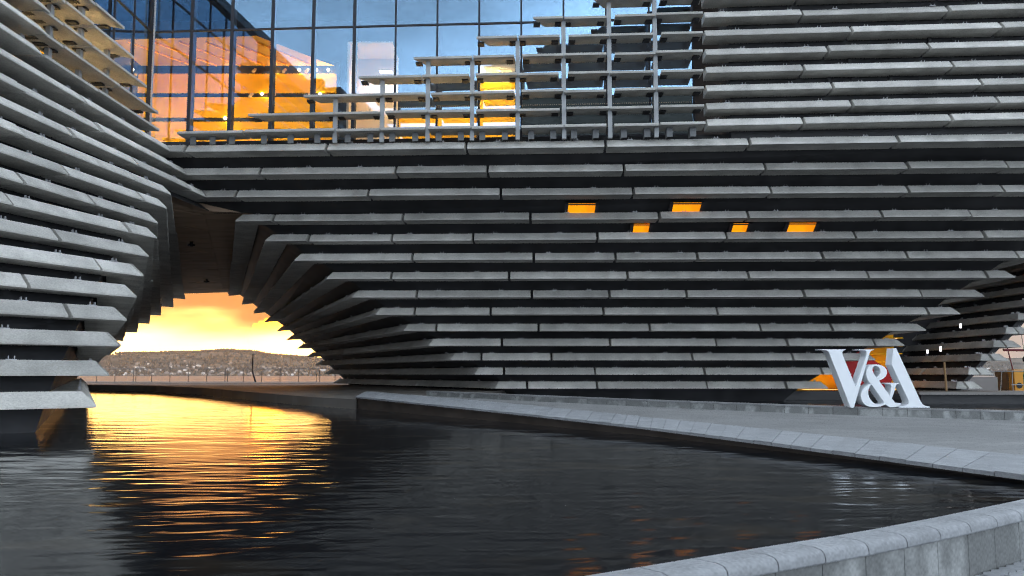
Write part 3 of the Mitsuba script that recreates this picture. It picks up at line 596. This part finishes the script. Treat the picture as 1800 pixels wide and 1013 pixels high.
wv_ = np.stack([GXX.ravel()[uq], GYY.ravel()[uq], waves(GXX.ravel()[uq], GYY.ravel()[uq])], 1)
print('water quads', len(wf))
add((wv_, inv.reshape(-1, 4)), 'mat_pool_water', 'pool_water', smooth=True, kind='structure', label='dark rippled pool water reflecting the sunset')
pond = [(-3.3, 31.2), (0, 28.6), (7.5, 24.7), (11, 24.2), (14.5, 24.05), (19, 24.3), (26, 25.3), (40, 30), (40, 40), (12, 44), (-2, 40)]
add(sheet(pond, lambda x, y: -.13 + 0 * x), 'mat_pool', 'pond_water', kind='structure', label='narrow black pond between the low wall and the museum')
# deck at the foot of the entrance
add(join([MB().box(16.2, 21.6, 34.2, 36.6, .24, .36).mesh()]), 'mat_path', 'entrance_deck', kind='structure', label='grey deck strip beyond the pond by the entrance')
add(MB().box(16.5, 21.5, 34.7, 36.5, -.2, .238).mesh(), 'mat_black', 'deck_base', 'entrance_deck')
add(join([MB().box(21.7, 40, 34.0, 60, -.1, .20).mesh()]), 'mat_dark', 'dock_edge', kind='structure', label='dark quay edge beyond the pond')
add(join([MB().box(-2, 21.6, 38.6, 60, -.12, .30).mesh()]), 'mat_black', 'entrance_floor', kind='structure', label='dark floor under the museum')

# ------------------------------------------------------------------ the white letters
SG = 'museum_letters'
tag(SG, 'big white three-dimensional letters V&A standing on the low stone wall', 'sign')
U = 23.85 / 1500
def face(pts, x0, y0, s): return [((x0 + u / s - 1540) * U, (717 - (y0 + v / s)) * U) for u, v in pts]
def spline(pts, closed=True, n=6):
    P = np.array(pts, float); out = []
    for i in range(len(P)):
        p0, p1, p2, p3 = P[i - 1], P[i], P[(i + 1) % len(P)], P[(i + 2) % len(P)]
        for t in np.linspace(0, 1, n, endpoint=False):
            out.append(.5 * ((2 * p1) + (p2 - p0) * t + (2 * p0 - 5 * p1 + 4 * p2 - p3) * t * t + (3 * p1 - p0 - 3 * p2 + p3) * t ** 3))
    return out
V_ = face([(25, 88), (405, 88), (405, 97), (372, 104), (350, 126), (352, 165), (528, 640), (712, 160), (710, 120), (682, 102), (590, 98), (590, 90), (825, 90), (825, 98), (785, 106), (757, 140), (490, 945), (440, 945), (165, 165), (145, 122), (112, 102), (25, 97)], 1440, 605, 8.44)
A_ = [((x - 1540) * U, (717 - y) * U) for x, y in [(1571.5, 613.5), (1576.5, 613.5), (1615.5, 707), (1618.5, 711.5), (1623, 714), (1630, 715), (1630, 717.2), (1577, 717.2), (1577, 715.4), (1588, 714), (1593.5, 710.5), (1594.2, 705.5), (1567.4, 642.2)]]
out = spline([(418, 482), (330, 530), (262, 605), (226, 700), (240, 790), (290, 865), (370, 905), (470, 915), (580, 905), (680, 868)]) 
body = [(418, 482), (370, 420), (348, 350), (345, 280), (362, 215), (410, 158), (470, 133), (540, 128), (620, 142), (690, 180), (728, 240), (728, 300), (700, 350), (650, 392), (575, 430), (760, 700), (795, 755), (858, 838), (890, 850), (920, 842), (968, 846), (945, 885), (895, 912), (840, 920), (745, 920), (680, 868), (580, 905), (480, 917), (370, 908), (290, 868), (240, 795), (226, 705), (258, 612), (325, 535)]
def soft(pts, hard):
    P = [np.array(p, float) for p in pts]; n = len(P); o = []
    for i in range(n):
        p1, p2 = P[i], P[(i + 1) % n]; p0 = P[i - 1] if i not in hard else p1; p3 = P[(i + 2) % n] if (i + 1) % n not in hard else p2
        for t in np.linspace(0, 1, 5, endpoint=False):
            o.append(.5 * ((2 * p1) + (p2 - p0) * t + (2 * p0 - 5 * p1 + 4 * p2 - p3) * t * t + (3 * p1 - p0 - 3 * p2 + p3) * t ** 3))
    return o
amp = Polygon(face(soft(body, {0, 14, 15, 16, 17, 20, 23, 24, 25}), 1490, 630, 10.66)).buffer(0)
h1 = Polygon(face(soft([(458, 225), (480, 172), (525, 153), (575, 178), (608, 235), (600, 300), (570, 345), (530, 378), (490, 310)], {7}), 1490, 630, 10.66))
h2 = Polygon(face(soft([(418, 505), (378, 580), (362, 660), (382, 740), (425, 810), (490, 858), (560, 868), (630, 852), (655, 832), (432, 500)], {0, 8, 9}), 1490, 630, 10.66))
arm = Polygon(face([(690, 472), (950, 472), (950, 486), (905, 494), (884, 520), (855, 620), (800, 757), (765, 705), (790, 610), (806, 535), (792, 500), (745, 488), (690, 485)], 1490, 630, 10.66))
amp = amp.difference(h1).difference(h2).union(arm).buffer(0)
def letter(poly, name, t=.42):
    for p in getattr(poly, 'geoms', [poly]):
        m = trimesh.creation.extrude_polygon(p, t, engine='earcut'); v = m.vertices
        w = np.stack([10.15 + v[:, 0], 23.88 + (t - v[:, 2]) + .0 * v[:, 0], hgt(10.2) - .004 - .0000 + v[:, 1]], 1)
        add((w, m.faces), 'mat_sign', name, SG)
letter(Polygon(V_).buffer(0), 'letter'); letter(amp, 'ampersand'); letter(Polygon(A_).buffer(0), 'letter')

# ------------------------------------------------------------------ promenade railing and pole
RL = 'promenade_railing'
tag(RL, 'thin metal railing along the riverside beyond the archway', 'railing')
rp = [(-48, 72.5), (-10, 72.5)]
m = MB(); m.tube((*rp[0], ZPATH + 1.12), (*rp[1], ZPATH + 1.12), .03); add(m.mesh(), 'mat_rail', 'handrail', RL)
wires = MB()
for zz in (.2, .38, .56, .74, .92): wires.tube((*rp[0], ZPATH + zz), (*rp[1], ZPATH + zz), .006, 5)
add(wires.mesh(), 'mat_rail', 'wire', RL)
for i, x in enumerate(np.arange(-47.5, -9.9, 1.55)):
    mm = MB().bar((x, 72.5, ZPATH), (x, 72.5, ZPATH + 1.12), .05, .02)
    if i % 5 == 0: mm.bar((x + .22, 72.5, ZPATH), (x + .22, 72.5, ZPATH + 1.12), .05, .02)
    add(mm.mesh(), 'mat_rail', 'post', RL)
PO = MB(); PO.tube((-21.2, 71.0, ZPATH), (-21.5, 71.0, ZPATH + .9), .07).tube((-21.5, 71.0, ZPATH + .85), (-21.5, 71.0, ZPATH + 2.35), .055)
add(PO.mesh(), 'mat_black', 'bent_pole', label='slim dark pole with a bent foot standing by the riverside railing', category='pole')

# ------------------------------------------------------------------ river, hill and its houses
ZRIV = EYE - 6.2
RS = 2300.0
add(MB().quad((-6000, 74, ZRIV), (6000, 50, ZRIV), (6000, 2500, ZRIV), (-6000, 2500, ZRIV)).mesh(), 'mat_river', 'river', kind='structure', label='wide pale river between the museum and the far hills')
rx = [-4000, -1500, -1080, -990, -900, -840, -720, -620, -560, -400, 0, 600, 1100, 1300, 1500, 2200, 4500]
rz = [60, 66, 72, 80, 74, 62, 54, 44, 42, 34, 30, 34, 46, 52, 50, 60, 50]
def ridge(x): return np.interp(x, rx, rz)
def hill_z(x, t):
    r = ridge(x) + 5 * (meshkit.fbm(np.stack([x / 160, 0 * x, 0 * x], -1), 4, 2) - .5)
    base = np.sin(np.clip(t, 0, 1) * np.pi / 2) ** 1.3
    bump_ = 5 * (meshkit.fbm(np.stack([x / 90, t * 9, 0 * x], -1), 3, 5) - .5) * np.sin(np.pi * np.clip(t, 0, 1))
    return ZRIV - 1 + (r + 7) * base + bump_
X_, T_ = np.meshgrid(np.linspace(-4000, 4500, 900), np.linspace(0, 1.15, 24)); Hz = hill_z(X_, T_); Hz = np.where(T_ > 1, Hz - (T_ - 1) * 120, Hz)
vv = np.stack([X_, RS + T_ * 700, Hz], -1).reshape(-1, 3); n1 = X_.shape[1]
q = (np.arange(X_.shape[0] - 1)[:, None] * n1 + np.arange(n1 - 1)[None]).ravel(); ff = np.stack([q, q + 1, q + n1 + 1, q + n1], 1)
add((vv, ff), 'mat_hill', 'hill', smooth=True, kind='structure', label='long wooded hill across the river')
wv = MB()
def treelet(x, t, s):
    z = float(hill_z(np.array([x]), np.array([t]))[0]); y = RS + t * 700; n = 6
    a = np.arange(n) * 2 * np.pi / n + rng.random(); r = s * .5 * (.8 + .4 * rng.random(n))
    v = [(x, y, z - 1)] + [(x + np.cos(b) * q, y + np.sin(b) * q, z + s * .45) for b, q in zip(a, r)] + [(x + np.cos(b) * q * .6, y + np.sin(b) * q * .6, z + s * .85) for b, q in zip(a, r)] + [(x, y, z + s)]
    i = np.arange(n); j = (i + 1) % n
    wv.add(v, np.vstack([np.stack([i * 0, j + 1, i + 1], 1), np.stack([i + 1, j + 1, j + 1 + n], 1), np.stack([i + 1, j + 1 + n, i + 1 + n], 1), np.stack([i + 1 + n, j + 1 + n, i * 0 + 2 * n + 1], 1)]))
for _ in range(2600):
    x = rng.uniform(-1350, -420) if rng.random() < .8 else rng.uniform(1050, 1500); t = rng.choice([rng.uniform(.86, 1.02), rng.uniform(.03, 1)], p=[.6, .4]); treelet(x, t, rng.uniform(5, 10))
add(wv.mesh(), 'mat_woods', 'far_woods', label='woods along the ridge of the far hill', kind='stuff', category='woods')
hm = MB(); hm.box(-.5, .5, -.4, .4, -.3, .6).mesh()
hm.add([(-.5, -.4, .6), (.5, -.4, .6), (.5, .4, .6), (-.5, .4, .6), (-.5, 0, 1.0), (.5, 0, 1.0)], [(0, 1, 5), (0, 5, 4), (2, 3, 4), (2, 4, 5), (3, 0, 4), (1, 2, 5)])
hp = [mikit.ply(hm.mesh(), f'mat_house_{i}') for i in range(3)]
for i in range(230):
    if i < 185: x = rng.uniform(-1180, -470); t = min(abs(rng.normal(.12, .13)) + .02, .62)
    else: x = rng.uniform(1120, 1420); t = rng.uniform(.02, .5)
    z = float(hill_z(np.array([x]), np.array([t]))[0]); s = rng.uniform(3.6, 7.5); k = key(None, 'house')
    h3 = int(rng.integers(3)); scene[k] = {**hp[h3], 'to_world': T().translate([x, RS + t * 700, z]).rotate([0, 0, 1], float(rng.uniform(-40, 40))).scale([s * rng.uniform(.9, 1.8), s, s * .8])}
    tag(k, ('small white house dotted among trees on the far hillside', 'small grey-brown house dotted among trees on the far hillside', 'small tan house dotted among trees on the far hillside')[h3], 'house', ('white houses on the far hillside', 'grey-brown houses on the far hillside', 'tan houses on the far hillside')[h3])

# ------------------------------------------------------------------ quay things at the right
ZQ = .20
m = MB(); 
k = 'winch_box'; tag(k, 'yellow steel box with a round black opening standing on the quay', 'winch')
QX, QY = 24.6, 42.0
add(MB().box(QX, QX + .42, QY, QY + .5, ZQ, ZQ + 1.05).box(QX - .02, QX + .44, QY - .02, QY + .52, ZQ + .85, ZQ + 1.08).mesh(), 'mat_yellow', 'body', k)
add(MB().tube((QX + .21, QY + .01, ZQ + .30), (QX + .21, QY - .03, ZQ + .30), .14, 16).mesh(), 'mat_black', 'opening', k)
k = 'black_cabin'; tag(k, 'black boxy ship deckhouse beside the yellow winch box', 'ship')
add(MB().box(QX + .46, QX + 3.2, QY + .1, QY + 2.5, ZQ, ZQ + 1.0).mesh(), 'mat_black', 'hull', k)
add(MB().box(QX + .4, QX + 3.3, QY + .04, QY + 2.6, ZQ + 1.0, ZQ + 1.06).mesh(), 'mat_rail', 'gunwale', k)
add(MB().tube((QX - .3, QY + .3, ZQ + 2.05), (QX + 5, QY + .6, ZQ + 1.95), .06).mesh(), 'mat_rust', 'boom', k)
add(MB().tube((QX + .12, QY + .3, ZQ + 1.05), (QX - .15, QY + .3, ZQ + 2.4), .03).mesh(), 'mat_rust', 'stay', k)
r = MB(); r.tube((QX + .75, QY + .3, ZQ + 1.7), (QX + 1.4, QY + .3, ZQ + 2.7), .012, 5).tube((QX + .75, QY + .3, ZQ + 1.7), (QX + .6, QY + .3, ZQ + 3.2), .012, 5).tube((QX + .72, QY + .3, ZQ + 1.05), (QX + .75, QY + .3, ZQ + 1.5), .012, 5).tube((QX + .86, QY + .3, ZQ + 1.05), (QX + .75, QY + .3, ZQ + 1.5), .012, 5)
add(r.mesh(), 'mat_black', 'rope', k)
pb = trimesh.creation.icosphere(2, .12); pb.vertices[:, 2] *= 1.3; pb.apply_translation((QX + .75, QY + .3, ZQ + 1.58)); add(pb, 'mat_black', 'pulley_block', k, smooth=True)
k = 'quay_railing'; tag(k, 'pale metal railing on the quay in front of the ship', 'railing')
add(MB().tube((19.8, 40.2, ZQ + 1.0), (32, 40.6, ZQ + .98), .022).tube((23.4, 40.3, ZQ + .36), (32, 40.6, ZQ + .36), .022).mesh(), 'mat_steel', 'handrail', k)
for x in (20.2, 20.55, 20.9, 22.9, 23.5, 26.6, 28): add(MB().tube((x, 40.3, ZQ), (x + (.12 if x == 22.9 else 0), 40.3, ZQ + 1.0), .018).mesh(), 'mat_steel', 'post', k)
k = 'glass_screen'; tag(k, 'low grey mesh windbreak screen on the quay', 'screen')
add(MB().box(21.75, 23.2, 41.0, 41.04, ZQ + .02, ZQ + .72).mesh(), 'mat_rail', 'panel', k)
a = np.linspace(0, np.pi, 12); m = MB()
for p, q_ in zip(a[:-1], a[1:]): m.tube((22.5 - .6 * np.cos(p), 41.0, ZQ + .72 + .12 * np.sin(p)), (22.5 - .6 * np.cos(q_), 41.0, ZQ + .72 + .12 * np.sin(q_)), .012, 5)
add(m.mesh(), 'mat_steel', 'hoop', k)
add(MB().tube((22.0, 44, ZQ), (22.0, 44, ZQ + 1.9), .04).mesh(), 'mat_rail', 'mooring_post', label='slim dark post on the quay behind the concrete planks', category='post')
k = 'entrance_bollard'; add(MB().tube((17.9, 35.4, .36), (17.86, 35.4, 1.55), .045).mesh(), 'mat_wood', 'entrance_post', label='slim tan wooden post standing on the entrance deck', category='post')

# ------------------------------------------------------------------ the building over the road behind the camera, seen in the glass
k = 'gabled_block'; tag(k, 'dark gabled block across the street, mirrored in the glass wall', 'building')
v = np.array([(-34, 0, -2), (-17, 0, -2), (-17, 0, 18.5), (-20.5, 0, 26.5), (-34, 0, 26.5)]); v = np.vstack([v, v - (0, 14, 0)]); n = 5
f = [(0, 1, 2), (0, 2, 3), (0, 3, 4), (5, 7, 6), (5, 8, 7), (5, 9, 8)] + [t for i in range(5) for t in ((i, i + 5, (i + 1) % 5 + 5), (i, (i + 1) % 5 + 5, (i + 1) % 5))]
v[:, 1] += -14.0
add((v, np.array(f)), 'mat_dark', 'wall', k)
add(MB().box(-24.5, -22.5, -15.5, -14.6, 26.5, 27.6).mesh(), 'mat_dark', 'chimney', k)

# ------------------------------------------------------------------ evening haze over the river
scene['haze_air'] = {'type': 'homogeneous', 'albedo': rgb(.95), 'sigma_t': rgb(1.25e-4), 'phase': {'type': 'hg', 'g': 0.82}}
scene['haze'] = {'type': 'cube', 'to_world': T().translate([0, 1560, 45]).scale([6500, 1700, 56]), 'bsdf': {'type': 'null'}, 'interior': {'type': 'ref', 'id': 'haze_air'}}
scene['camera']['medium'] = {'type': 'ref', 'id': 'haze_air'}
tag('haze', 'thin warm evening haze over the river', 'haze', kind='stuff')
